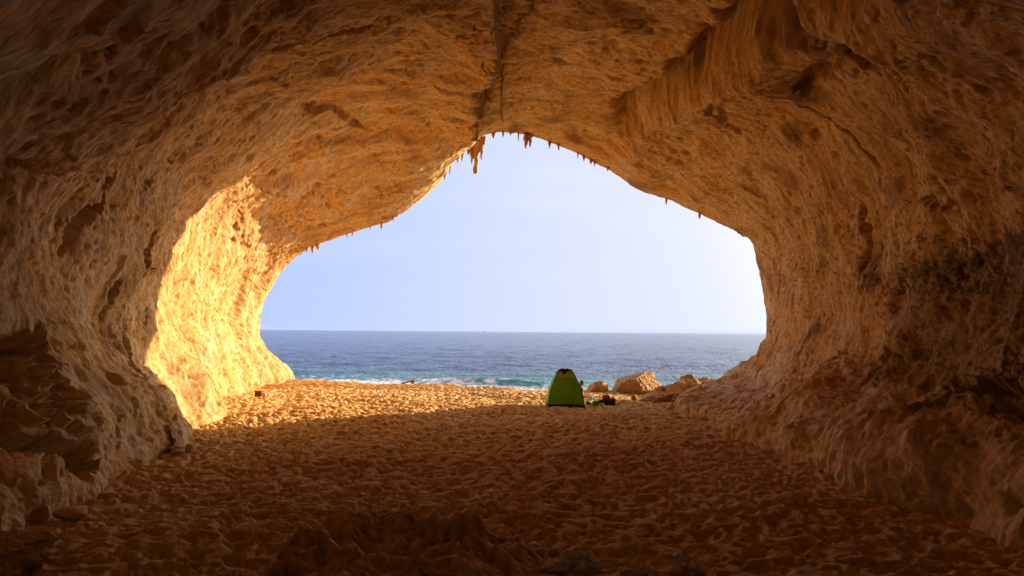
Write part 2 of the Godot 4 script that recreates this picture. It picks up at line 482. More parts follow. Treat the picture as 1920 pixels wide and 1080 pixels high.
func cave():
	var ctrl := []
	var back := section(SECTIONS[0])
	var centre := Vector3(0, 2.6, 3.0)
	var tip := PackedVector3Array()
	for p in back: tip.append(Vector3(centre.x + (p.x - centre.x) * 0.05, centre.y + (p.y - centre.y) * 0.05, 3.5))
	ctrl.append(tip)
	for s in SECTIONS: ctrl.append(section(s))
	var lip := PackedVector3Array()
	for q in LIP: lip.append(Vector3(q[0], q[1], -q[2]))
	ctrl.append(lip)
	# the cliff outside, beyond the lip
	for o in [[0.35, -0.28], [1.3, -0.35], [5.0, 0.4], [16.0, 2.5], [30.0, 6.0]]:
		var ring := PackedVector3Array()
		for k in lip.size():
			var a := lip[maxi(k - 1, 0)]
			var b := lip[mini(k + 1, lip.size() - 1)]
			var t := Vector2(b.x - a.x, b.y - a.y).normalized()
			var out := Vector2(-t.y, t.x)
			if o[0] > 2.0:
				out = Vector2(lip[k].x, maxf(lip[k].y - 3.0, 0.0)).normalized()
			var y: float = lip[k].y + out.y * o[0]
			if k < 2 or k > lip.size() - 3: y = lip[k].y
			ring.append(Vector3(lip[k].x + out.x * o[0], y, lip[k].z + o[1]))
		ctrl.append(ring)
	var rows_per := [10, 24, 60, 130, 130, 100, 110, 10, 8, 8, 8, 4]
	var ncv: int = lip.size()
	# columns, spaced evenly by length
	var cseg := PackedInt32Array()
	var ct := PackedFloat32Array()
	var cu := PackedFloat32Array()
	var ref: PackedVector3Array = ctrl[5]
	var run := 0.0
	for k in ncv - 1:
		var l := ref[k].distance_to(ref[k + 1])
		var n := maxi(6, int(l / 0.058))
		for i in n:
			cseg.append(k); ct.append(float(i) / n); cu.append(run + l * i / n)
		run += l
	cseg.append(ncv - 2); ct.append(1.0); cu.append(run)
	var nc := cseg.size()
	var pos := PackedVector3Array()
	var rowv := PackedFloat32Array()
	for s in ctrl.size() - 1:
		var n: int = rows_per[s] + (1 if s == ctrl.size() - 2 else 0)
		for i in n:
			var t: float = float(i) / rows_per[s]
			rowv.append(s + t)
			var a: PackedVector3Array = ctrl[maxi(s - 1, 0)]
			var b: PackedVector3Array = ctrl[s]
			var c: PackedVector3Array = ctrl[s + 1]
			var e: PackedVector3Array = ctrl[mini(s + 2, ctrl.size() - 1)]
			if s == 7: a = b       # keep the lip crisp
			if s == 6: e = c
			var line := PackedVector3Array()
			for k in ncv: line.append(crom(a[k], b[k], c[k], e[k], t))
			for j in nc:
				var k := cseg[j]
				pos.append(crom(line[maxi(k - 1, 0)], line[k], line[k + 1], line[mini(k + 2, ncv - 1)], ct[j]))
	var nr := rowv.size()
	print("cave grid ", nr, " x ", nc)
	# displace along the smooth normal
	var dst := PackedVector3Array()
	dst.resize(pos.size())
	var cols := PackedColorArray()
	cols.resize(pos.size())
	for r in nr:
		var r0: int = maxi(r - 1, 0) * nc
		var r1: int = mini(r + 1, nr - 1) * nc
		var rv := rowv[r]
		var calm: float = 1.0 - 0.62 * ss(6.55, 7.0, rv) + 0.6 * ss(8.0, 9.5, rv)
		for c in nc:
			var i := r * nc + c
			var p := pos[i]
			var a: Vector3 = pos[r1 + c] - pos[r0 + c]
			var b: Vector3 = pos[r * nc + mini(c + 1, nc - 1)] - pos[r * nc + maxi(c - 1, 0)]
			var n := b.cross(a).normalized()
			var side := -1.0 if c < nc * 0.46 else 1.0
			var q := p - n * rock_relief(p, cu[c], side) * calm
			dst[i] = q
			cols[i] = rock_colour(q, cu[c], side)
	wall_pts = dst
	# one rock: left wall, ceiling and right wall are its parts
	var root := Node3D.new()
	root.name = "cave"
	root.set_meta("kind", "structure")
	root.set_meta("label", "tan limestone sea cave arching over the sand")
	add_child(root)
	var cut := [0, 0, 0, nc - 1]
	for j in nc:
		if cseg[j] == 7 and cut[1] == 0: cut[1] = j
		if cseg[j] == 15 and cut[2] == 0: cut[2] = j
	for k in 3:
		var c0: int = cut[k]
		var c1: int = cut[k + 1]
		var w := c1 - c0 + 1
		var pp := PackedVector3Array()
		var cc := PackedColorArray()
		for r in nr:
			pp.append_array(dst.slice(r * nc + c0, r * nc + c1 + 1))
			cc.append_array(cols.slice(r * nc + c0, r * nc + c1 + 1))
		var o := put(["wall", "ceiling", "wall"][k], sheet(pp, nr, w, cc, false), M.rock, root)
		o.set_meta("label", ["left wall of the cave, pale and sunlit near the mouth", "vaulted ceiling with two dark clefts", "right wall of the cave, stained dark low down"][k])
	stalactites(root)

# hanging teeth along the rim: x, top height, distance, length, half width
const TEETH := [[-11.66, 7.89, 34.84, 0.5, 0.135],
	[-11.34, 8.01, 34.78, 0.69, 0.15],
	[-10.99, 8.14, 34.7, 0.64, 0.18],
	[-10.19, 8.44, 34.54, 0.41, 0.075],
	[-9.62, 8.65, 34.42, 0.33, 0.119],
	[-9.25, 8.78, 34.34, 0.62, 0.089],
	[-8.97, 8.86, 34.29, 0.62, 0.104],
	[-7.94, 9.17, 34.09, 0.59, 0.088],
	[-7.3, 9.36, 33.97, 0.82, 0.103],
	[-6.62, 9.58, 33.83, 0.55, 0.088],
	[-5.68, 10.25, 33.6, 0.49, 0.087],
	[-4.72, 10.93, 33.35, 0.5, 0.101],
	[-3.69, 11.96, 33.1, 0.78, 0.114],
	[-3.4, 12.25, 33.03, 0.79, 0.071],
	[-3.02, 12.62, 32.94, 0.51, 0.128],
	[-2.72, 12.91, 32.86, 0.73, 0.128],
	[-2.43, 13.07, 32.79, 0.56, 0.142],
	[-2.23, 13.16, 32.74, 1.19, 0.156],
	[-1.94, 13.29, 32.67, 1.83, 0.212],
	[-1.71, 13.39, 32.61, 1.21, 0.155],
	[-1.59, 13.44, 32.59, 0.45, 0.127],
	[-1.07, 13.67, 32.46, 0.36, 0.112],
	[-0.56, 13.83, 32.34, 0.5, 0.098],
	[-0.16, 13.72, 32.28, 0.29, 0.084],
	[0.27, 13.58, 32.22, 0.52, 0.042],
	[0.7, 13.46, 32.15, 0.79, 0.153],
	[0.89, 13.4, 32.12, 0.68, 0.111],
	[1.93, 13.09, 31.97, 0.47, 0.083],
	[2.38, 12.96, 31.9, 0.46, 0.083],
	[3.41, 12.51, 31.8, 0.44, 0.055],
	[3.68, 12.37, 31.78, 0.47, 0.082],
	[4.07, 12.17, 31.75, 0.42, 0.11],
	[4.26, 12.07, 31.73, 0.43, 0.082],
	[4.95, 11.72, 31.68, 0.37, 0.068],
	[6.05, 11.16, 31.59, 0.41, 0.082],
	[7.95, 10.17, 31.47, 0.59, 0.082],
	[9.61, 9.3, 31.36, 0.47, 0.095]]

func stalactites(root: Node3D):
	var rng := RandomNumberGenerator.new()
	rng.seed = 77
	for t in TEETH:
		var pts := []
		var rad := []
		var ln: float = t[3]
		var w: float = t[4] * 1.25
		var n := 9
		var lean := rng.randf_range(-0.06, 0.06)
		for i in n + 1:
			var f := float(i) / n
			pts.append(Vector3(lean * ln * f + rng.randf_range(-0.12, 0.12) * w, -f * ln + 0.0, rng.randf_range(-0.1, 0.1) * w))
			rad.append(w * (pow(1.0 - f, 0.75) * 0.92 + 0.08) * rng.randf_range(0.78, 1.2))
		if ln > 1.6:    # the long club ends in a knob
			rad[n - 1] = w * 0.55; rad[n] = w * 0.42; rad[n - 2] = w * 0.40
		var o := put("stalactite", rod(pts, rad, 9), M.boulder, root)
		o.position = Vector3(t[0], t[1], -t[2])

# ---------------------------------------------------------------- sand
func crest(x: float) -> float:
	# where the beach breaks down to the water
	if x < -6.0: return lerpf(37.0, 35.2, clampf((x + 13.0) / 7.0, 0.0, 1.0))
	if x < 2.0: return lerpf(35.2, 31.6, (x + 6.0) / 8.0)
	return lerpf(31.6, 31.0, clampf((x - 2.0) / 5.0, 0.0, 1.0))

func sand_h(x: float, d: float) -> float:
	var w := n_mid.get_noise_2d(x * 1.3, d * 1.3)
	var w2 := n_mid.get_noise_2d(x * 1.3 + 60.0, d * 1.3 - 20.0)
	var h := n_big.get_noise_2d(x * 1.2, d * 1.2) * 0.16
	var over := d - crest(x) + 0.8
	var calm := 1.0
	if over > 0.0:
		h -= 0.098 * over * ss(0.0, 2.5, over)
		calm = 1.0 - ss(1.0, 4.0, over)
	# footprints: overlapping pits with pushed-up rims
	var a := n_pit.get_noise_2d(x * 0.92 + w * 0.30, d * 0.98 + w2 * 0.34)
	var b := n_pit2.get_noise_2d(x * 0.8 + w2 * 0.3 + 13.0, d * 1.1 + w * 0.3 + 5.0)
	h += calm * (0.105 * ss(-1.0, -0.46, a) + 0.062 * ss(-1.0, -0.48, b) - 0.11)
	h += calm * 0.035 * n_mid.get_noise_2d(x * 3.4, d * 3.4) + 0.008 * n_fine.get_noise_2d(x * 4.0, d * 4.0)
	# sand banked up against the walls
	return h

func beach():
	var nr := 0
	var pos := PackedVector3Array()
	var cols := PackedColorArray()
	var nc := 860
	var ds := PackedFloat32Array()
	var d := -5.0
	while d < 5.5:
		ds.append(d); d += 0.35
	while d < 41.0:
		ds.append(d); d += clampf(0.0040 * d, 0.028, 0.075)
	while d < 52.0:
		ds.append(d); d += 0.3
	nr = ds.size()
	print("sand grid ", nr, " x ", nc)
	for r in nr:
		var dd := ds[r]
		var half := 12.0 + 4.5 * ss(14.0, 26.0, dd) + 26.0 * ss(31.5, 37.0, dd)
		for c in nc:
			var f := 2.0 * c / (nc - 1) - 1.0
			var x := f * half
			var h := sand_h(x, dd)
			pos.append(Vector3(x, h, -dd))
			var g := n_col.get_noise_2d(x * 0.7, dd * 0.7)
			var gg := n_fine.get_noise_2d(x * 2.5 + 5.0, dd * 2.5)
			var col := Vector3(0.76, 0.47, 0.18).lerp(Vector3(0.82, 0.53, 0.23), ss(-0.3, 0.4, g))
			col *= 1.0 + 0.22 * gg
			if h < -0.35:   # wet sand by the water
				col *= lerpf(1.0, 0.55, ss(-0.35, -0.55, h))
			cols.append(Color(col.x, col.y, col.z))
	var o := put("sand", sheet(pos, nr, nc, cols, false), M.sand)
	o.set_meta("kind", "structure")
	o.set_meta("label", "trampled orange sand floor and beach")

# ---------------------------------------------------------------- sea
func sea():
	var nc := 520
	var ds := PackedFloat32Array()
	var d := 34.0
	while d < 9500.0:
		ds.append(d)
		d += clampf(d * d / 9000.0, 0.12, d * 0.05)
	var nr := ds.size()
	print("sea grid ", nr, " x ", nc)
	var pos := PackedVector3Array()
	var cols := PackedColorArray()
	for r in nr:
		var dd := ds[r]
		for c in nc:
			var s := 2.0 * c / (nc - 1) - 1.0
			var x := s * (dd * 0.95 + 6.0)
			var h := 0.0
			var grow := ss(40.0, 70.0, dd)
			h += 0.22 * n_mid.get_noise_2d(x * 0.09, dd * 0.30) * lerpf(0.35, 1.0, grow)
			h += 0.10 * n_mid.get_noise_2d(x * 0.4 + 9.0, dd * 0.85) * lerpf(0.6, 1.0, grow)
			h += 0.16 * n_big.get_noise_2d(x * 0.12, dd * 0.6) * grow
			h += 0.03 * n_fine.get_noise_2d(x * 0.6, dd * 1.1)
			# the small breaker about to fall on the beach
			var wx := x + 2.0
			var wd := dd - (42.8 - 0.20 * wx + 0.5 * n_mid.get_noise_2d(x * 0.25, 2.0))
			var wave := exp(-wx * wx / 22.0) * (exp(-pow(wd / (0.5 if wd < 0.0 else 1.3), 2.0)))
			h += 0.46 * wave
			var roll := 0.20 * exp(-pow((dd - 52.0 + 0.06 * x) / 1.8, 2.0)) * (0.6 + 0.8 * n_mid.get_noise_2d(x * 0.07, 8.0))
			h += roll
			pos.append(Vector3(x, SEA + h, -dd))
			var deep := Vector3(0.035, 0.060, 0.150)
			var teal := Vector3(0.030, 0.17, 0.17)
			var col := teal.lerp(deep, ss(40.0, 62.0, dd + 14.0 * n_mid.get_noise_2d(x * 0.06, dd * 0.12)))
			col = col.lerp(Vector3(0.02, 0.24, 0.20), clampf(wave * 1.2, 0.0, 0.9))
			# foam washing up the sand
			var over := dd - crest(x)
			var fo := ss(9.2, 7.6, over + 2.2 * n_mid.get_noise_2d(x * 0.7, dd * 1.4)) * ss(6.5, -2.0, x)
			fo = maxf(fo, 0.85 * ss(0.28, 0.42, n_mid.get_noise_2d(x * 0.8, dd * 2.0)) * ss(16.0, 9.0, over))
			col = col.lerp(Vector3(0.78, 0.80, 0.82), fo)
			cols.append(Color(col.x, col.y, col.z))
	var o := put("sea", sheet(pos, nr, nc, cols, false), M.sea)
	o.set_meta("kind", "structure")
	o.set_meta("label", "rippled blue sea out to the horizon")

# ---------------------------------------------------------------- things on the sand
func ground(x: float, d: float) -> Vector3:
	return Vector3(x, sand_h(x, d), -d)

func rock(called: String, label: String, seed_: int, x: float, d: float, size: Vector3, m: Material, rough := 0.35, breaks := 7, detail := 40, turn := 0.0, sink := 0.1, lift := 0.0, group := "", tilt := 0.0):
	var o := put(called, lump(seed_, size, rough, breaks, detail, sink), m)
	o.position = ground(x, d) + Vector3(0, lift, 0)
	o.rotation = Vector3(0, turn, tilt)
	tag(o, label, "rock" if called == "boulder" or called == "rock" else "stone", group)
	return o

# how far left the surface of the left wall stands at this distance and height
func left_wall(d: float, h: float) -> float:
	var sum := 0.0
	var n := 0
	for p in wall_pts:
		if p.x < -2.0 and absf(p.z + d) < 0.10 and absf(p.y - h) < 0.10:
			sum += p.x
			n += 1
	return sum / n if n > 0 else -8.0

func boulders():
	var g := "boulders at the cave mouth"
	rock("boulder", "largest peaked tan boulder at the water's edge right of the tent", 101, 6.2, 31.5, Vector3(1.40, 0.85, 1.1), M.boulder_pale, 0.34, 7, 80, 0.3, 0.70, 0.0, g)
	rock("boulder", "small rounded boulder between the tent and the largest boulder", 102, 4.25, 30.9, Vector3(0.60, 0.40, 0.5), M.boulder_pale, 0.3, 5, 44, 0.0, 0.33, 0.0, g)
	rock("boulder", "upright orange boulder nearest the largest one, against the right wall's foot", 103, 9.0, 31.7, Vector3(0.62, 0.72, 0.6), M.boulder, 0.3, 6, 50, 0.7, 0.5, 0.0, g)
	rock("boulder", "long flat-topped boulder touching the right jamb of the mouth", 104, 10.2, 32.3, Vector3(1.15, 0.66, 0.8), M.boulder, 0.3, 6, 50, -0.2, 0.45, 0.0, g)
	var h := "low rocks of the shelf on the right"
	rock("rock", "low sandy rock hump at the left tip of the right-hand shelf", 105, 6.7, 27.7, Vector3(0.85, 0.24, 0.55), M.boulder, 0.4, 5, 44, 0.1, 0.14, 0.0, h)
	rock("rock", "small dark rock at the shelf's edge in front of the water gap", 106, 7.3, 30.2, Vector3(0.40, 0.26, 0.4), M.boulder, 0.4, 6, 36, 0.5, 0.12, 0.0, h)
	rock("rock", "broad rounded rock below the upright orange boulder", 107, 8.5, 29.4, Vector3(1.15, 0.36, 0.7), M.boulder, 0.4, 7, 50, -0.3, 0.15, 0.0, h)
	rock("rock", "flat rock on the shelf close to the right wall", 108, 9.6, 29.6, Vector3(1.2, 0.45, 0.9), M.boulder, 0.4, 7, 50, 0.9, 0.12, 0.0, h)
	rock("rock", "half-buried rock in the middle of the right-hand shelf", 109, 7.9, 27.0, Vector3(0.95, 0.27, 0.6), M.boulder, 0.4, 6, 44, 0.2, 0.16, 0.0, h)
	rock("rock", "nearest low rock where the right-hand shelf meets the sand", 110, 7.0, 25.2, Vector3(0.8, 0.24, 0.7), M.boulder, 0.4, 6, 44, 1.2, 0.16, 0.0, h)
	rock("stone", "small pointed stone alone on the sand right of the backpack", 111, 5.43, 27.5, Vector3(0.16, 0.13, 0.14), M.boulder, 0.4, 7, 24, 0.4, 0.04)

func cairn():
	var g := "stones of the small cairn"
	rock("stone", "big smooth stone at the left foot of the cairn", 201, 0.61, 8.10, Vector3(0.18, 0.085, 0.13), M.pebble_warm, 0.16, 3, 30, 0.2, 0.02, 0.0, g)
	rock("stone", "dark stone under the middle of the cairn", 202, 0.90, 8.05, Vector3(0.13, 0.070, 0.11), M.pebble_dark, 0.16, 3, 26, 0.0, 0.02, 0.0, g)
	rock("stone", "rounded stone at the right foot of the cairn", 203, 1.07, 8.16, Vector3(0.11, 0.075, 0.11), M.pebble, 0.18, 3, 26, -0.5, 0.02, 0.0, g)
	rock("stone", "stone behind the cairn's long middle stone", 204, 0.80, 8.30, Vector3(0.12, 0.11, 0.11), M.pebble_warm, 0.18, 3, 24, 0.0, 0.02, 0.0, g)
	rock("stone", "long flat stone lying across the cairn's foot stones", 205, 0.83, 8.10, Vector3(0.15, 0.058, 0.10), M.pebble, 0.15, 3, 28, -0.15, 0.0, 0.135, g, -0.13)
	rock("stone", "small stone perched on the cairn's big left stone", 206, 0.56, 8.14, Vector3(0.075, 0.052, 0.065), M.pebble_dark, 0.18, 3, 22, 0.0, 0.0, 0.140, g)
	rock("stone", "topmost stone of the cairn", 207, 0.86, 8.20, Vector3(0.085, 0.045, 0.07), M.pebble_warm, 0.22, 4, 22, 0.3, 0.0, 0.238, g, 0.2)
	rock("stone", "stone leaning on the right shoulder of the cairn", 208, 1.01, 8.18, Vector3(0.075, 0.065, 0.07), M.pebble, 0.2, 4, 22, 0.0, 0.0, 0.118, g)
	rock("stone", "dark round stone first to the right of the cairn", 209, 1.48, 7.97, Vector3(0.105, 0.085, 0.10), M.pebble_dark, 0.16, 4, 26, 0.0, 0.01)
	rock("stone", "small wedge stone second to the right of the cairn", 210, 1.72, 8.05, Vector3(0.08, 0.068, 0.07), M.pebble, 0.24, 6, 24, 0.9, 0.012)
	rock("stone", "squat block stone under the two-stone stack", 211, 2.14, 8.02, Vector3(0.11, 0.085, 0.10), M.pebble, 0.12, 9, 26, 0.2, 0.01, 0.0, "two-stone stack")
	rock("stone", "upper stone of the two-stone stack", 212, 2.15, 8.02, Vector3(0.085, 0.052, 0.08), M.pebble_warm, 0.14, 8, 24, 0.5, 0.0, 0.148, "two-stone stack")
	rock("stone", "dark flat stone leaning on the right of the two-stone stack", 213, 2.32, 7.95, Vector3(0.11, 0.05, 0.09), M.pebble_dark, 0.16, 4, 24, 0.0, 0.01, 0.0, "", -0.4)
	rock("stone", "long smooth oval stone lying at the foot of the left wall", 214, left_wall(10.0, 0.12) + 0.32, 10.0, Vector3(0.25, 0.09, 0.14), M.pebble_warm, 0.14, 3, 28, 0.1, 0.02)
	var fx := left_wall(14.7, 0.1)
	var h := "flat stones below the pink cloth"
	rock("stone", "lower flat stone of the small heap below the pink cloth", 215, fx + 0.30, 14.62, Vector3(0.16, 0.06, 0.12), M.pebble, 0.18, 4, 22, 0.2, 0.01, 0.0, h)
	rock("stone", "upper flat stone of the small heap below the pink cloth", 216, fx + 0.20, 14.72, Vector3(0.17, 0.07, 0.13), M.pebble_warm, 0.18, 4, 22, -0.3, 0.0, 0.075, h)
	rock("stone", "thin upright stone beside the heap below the pink cloth", 217, fx + 0.45, 14.85, Vector3(0.10, 0.12, 0.08), M.pebble, 0.2, 5, 22, 0.4, 0.02, 0.0, h)
	rock("rock", "worn rock stump in the near left corner of the cave", 218, -6.1, 7.75, Vector3(0.42, 0.27, 0.34), M.boulder, 0.5, 6, 50, 0.6, 0.08)

func outcrop():
	# a low broken rock that shows through the sand in the foreground
	var nr := 190
	var nc := 260
	var pos := PackedVector3Array()
	var cols := PackedColorArray()
	for r in nr:
		var d := lerpf(5.4, 9.9, float(r) / (nr - 1))
		for c in nc:
			var x := lerpf(-3.5, 1.3, float(c) / (nc - 1))
			var wob := 0.35 * n_mid.get_noise_2d(x * 0.9, d * 0.9)
			var env := ss(-3.15, -2.45, x + wob) * ss(0.75, -0.35, x + 0.6 * (9.0 - d) * 0.3 + wob) * ss(9.65, 8.6, d + wob * 1.2) * ss(5.5, 6.4, d)
			var rg := n_ridge.get_noise_2d(x * 1.1 + 3.0, d * 1.5)
			var k := n_mid.get_noise_2d(x * 1.7 + 20.0, d * 1.7)
			var fn := n_fine.get_noise_2d(x * 2.0, d * 2.0)
			var hh := env * (0.46 + 0.24 * rg + 0.10 * k + 0.05 * fn)
			hh -= env * 0.24 * hollow(x, d, -0.75, 8.05, 0.75, 0.95, 0.22)
			hh -= env * 0.16 * hollow(x, d, -2.0, 7.7, -0.3, 0.7, 0.25)
			pos.append(Vector3(x, hh - 0.13 + 0.6 * (sand_h(x, d) + 0.03) * (1.0 - env), -d))
			var col := Vector3(0.70, 0.43, 0.18) * (1.0 + 0.5 * fn + 0.35 * k)
			cols.append(Color(col.x, col.y, col.z))
	var o := put("rock_outcrop", sheet(pos, nr, nc, cols, false), M.rock)
	tag(o, "low broken rock outcrop showing through the sand in the foreground", "rock")

# ---------------------------------------------------------------- the tent
func tent_point(u: float, t: float, face: int) -> Vector3:
	# u across 0..1, t up 0..1; faces: 0 camera side, 1 right, 2 sea side, 3 left
	var w := lerpf(0.735, 0.285, t) + 0.105 * sin(PI * t)
	var dp := lerpf(0.64, 0.24, t) + 0.08 * sin(PI * t)
	var y := 1.45 * t - 0.04
	var sag := sin(PI * u) * (0.05 * sin(PI * t) + 0.02)
	var wr := 0.012 * n_fine.get_noise_2d(u * 2.0 + face * 9.0, t * 1.6)
	match face:
		0: return Vector3(lerpf(-w, w, u), y, dp + sag + wr)
		1: return Vector3(w + sag * 0.6 + wr, y, lerpf(dp, -dp, u))
		2: return Vector3(lerpf(w, -w, u), y, -dp - sag + wr)
	return Vector3(-w - sag * 0.6 + wr, y, lerpf(-dp, dp, u))

func tent_sheet(face: int, u0: float, u1: float, t0: float, t1: float, push: float, drop := 0.0) -> ArrayMesh:
	var nr := 30
	var nc := 30
	var pos := PackedVector3Array()
	var away: Vector3 = [Vector3(0, 0, 1), Vector3(1, 0, 0), Vector3(0, 0, -1), Vector3(-1, 0, 0)][face]
	for r in nr:
		for c in nc:
			var u := lerpf(u0, u1, float(c) / (nc - 1))
			var f := float(r) / (nr - 1)
			var lo := t0 - drop * (sin(PI * u) + 0.5 * sin(u * 9.0))
			pos.append(tent_point(u, lerpf(t1, lo, f), face) + away * push)
	return sheet(pos, nr, nc, PackedColorArray(), false)

func tent():
	var t := thing("tent", "green pop-up tent standing on the sand at the shade's edge", "tent", ground(2.22, 25.65), 0.0)
	t.position.y = -0.02
	var back := put("back_panel", tent_sheet(0, 0, 1, 0, 1, 0.0), M.tent, t)
	put("hem", tent_sheet(0, 0, 1, 0, 0.115, 0.006, -0.012), M.tent_dark, back)
	put("vent_flap", tent_sheet(0, 0.03, 0.97, 0.86, 0.985, 0.008, 0.03), M.tent_light, back)
	var r := put("side_panel", tent_sheet(1, 0, 1, 0, 1, 0.0), M.tent, t)
	put("hem", tent_sheet(1, 0, 1, 0, 0.115, 0.006), M.tent_dark, r)
	var l := put("side_panel", tent_sheet(3, 0, 1, 0, 1, 0.0), M.tent, t)
	put("hem", tent_sheet(3, 0, 1, 0, 0.115, 0.006), M.tent_dark, l)
	put("door_flap", tent_sheet(2, 0, 0.3, 0, 1, 0.0), M.tent, t)
	put("door_flap", tent_sheet(2, 0.7, 1.0, 0, 1, 0.0), M.tent, t)
	put("door_header", tent_sheet(2, 0.3, 0.7, 0.72, 1, 0.0), M.tent, t)
	var roof := PackedVector3Array()
	for i in 9:
		for j in 9:
			var a := i / 8.0 * 2.0 - 1.0
			var b := j / 8.0 * 2.0 - 1.0
			roof.append(Vector3(b * 0.285, 1.41 + 0.06 * (1.0 - a * a) * (1.0 - b * b), a * 0.24))
	put("roof_panel", sheet(roof, 9, 9, PackedColorArray(), true), M.tent_light, t)
	for c in [[0, 0.0], [0, 1.0], [2, 0.0], [2, 1.0]]:
		var pts := []
		var rad := []
		for i in 16:
			pts.append(tent_point(c[1], i / 15.0, c[0])); rad.append(0.014)
		put("pole_sleeve", rod(pts, rad, 7), M.tent_dark, t)
	var fl := PackedVector3Array()
	for i in 2:
		for j in 2:
			fl.append(Vector3(lerpf(-0.72, 0.72, j), 0.02, lerpf(-0.62, 0.62, i)))
	put("groundsheet", sheet(fl, 2, 2, PackedColorArray(), true), M.tent_dark, t)
	# a cloth thrown over the top
	var pos := PackedVector3Array()
	for i in 34:
		for j in 34:
			var a := i / 33.0 * 2.0 - 1.0
			var b := j / 33.0 * 2.0 - 1.0
			var e := maxf(absf(a), absf(b))
			var rr := sqrt(a * a + b * b)
			var k := n_fine.get_noise_2d(a * 0.9, b * 0.9)
			var y := 1.555 + 0.05 * k - 0.17 * ss(0.62, 1.15, rr) + 0.05 * n_mid.get_noise_2d(a * 2.0 + 4.0, b * 2.0)
			pos.append(Vector3(b * (0.36 + 0.05 * k) - 0.01, y - 0.03 * e, a * (0.30 + 0.05 * k) + 0.02))
	var o := put("draped_cloth", sheet(pos, 34, 34, PackedColorArray(), true), M.dark_cloth)
	o.position = t.position + Vector3(0, -0.06, 0)
	tag(o, "dark brown crumpled cloth draped over the top of the green tent", "cloth")

# ---------------------------------------------------------------- camp things
func soft(called: String, label: String, category: String, seed_: int, x: float, d: float, size: Vector3, m: Material, lift := 0.0):
	var o := put(called, lump(seed_, size, 0.5, 6, 30, 0.03), m)
	o.position = ground(x, d) + Vector3(0, lift, 0)
	tag(o, label, category)

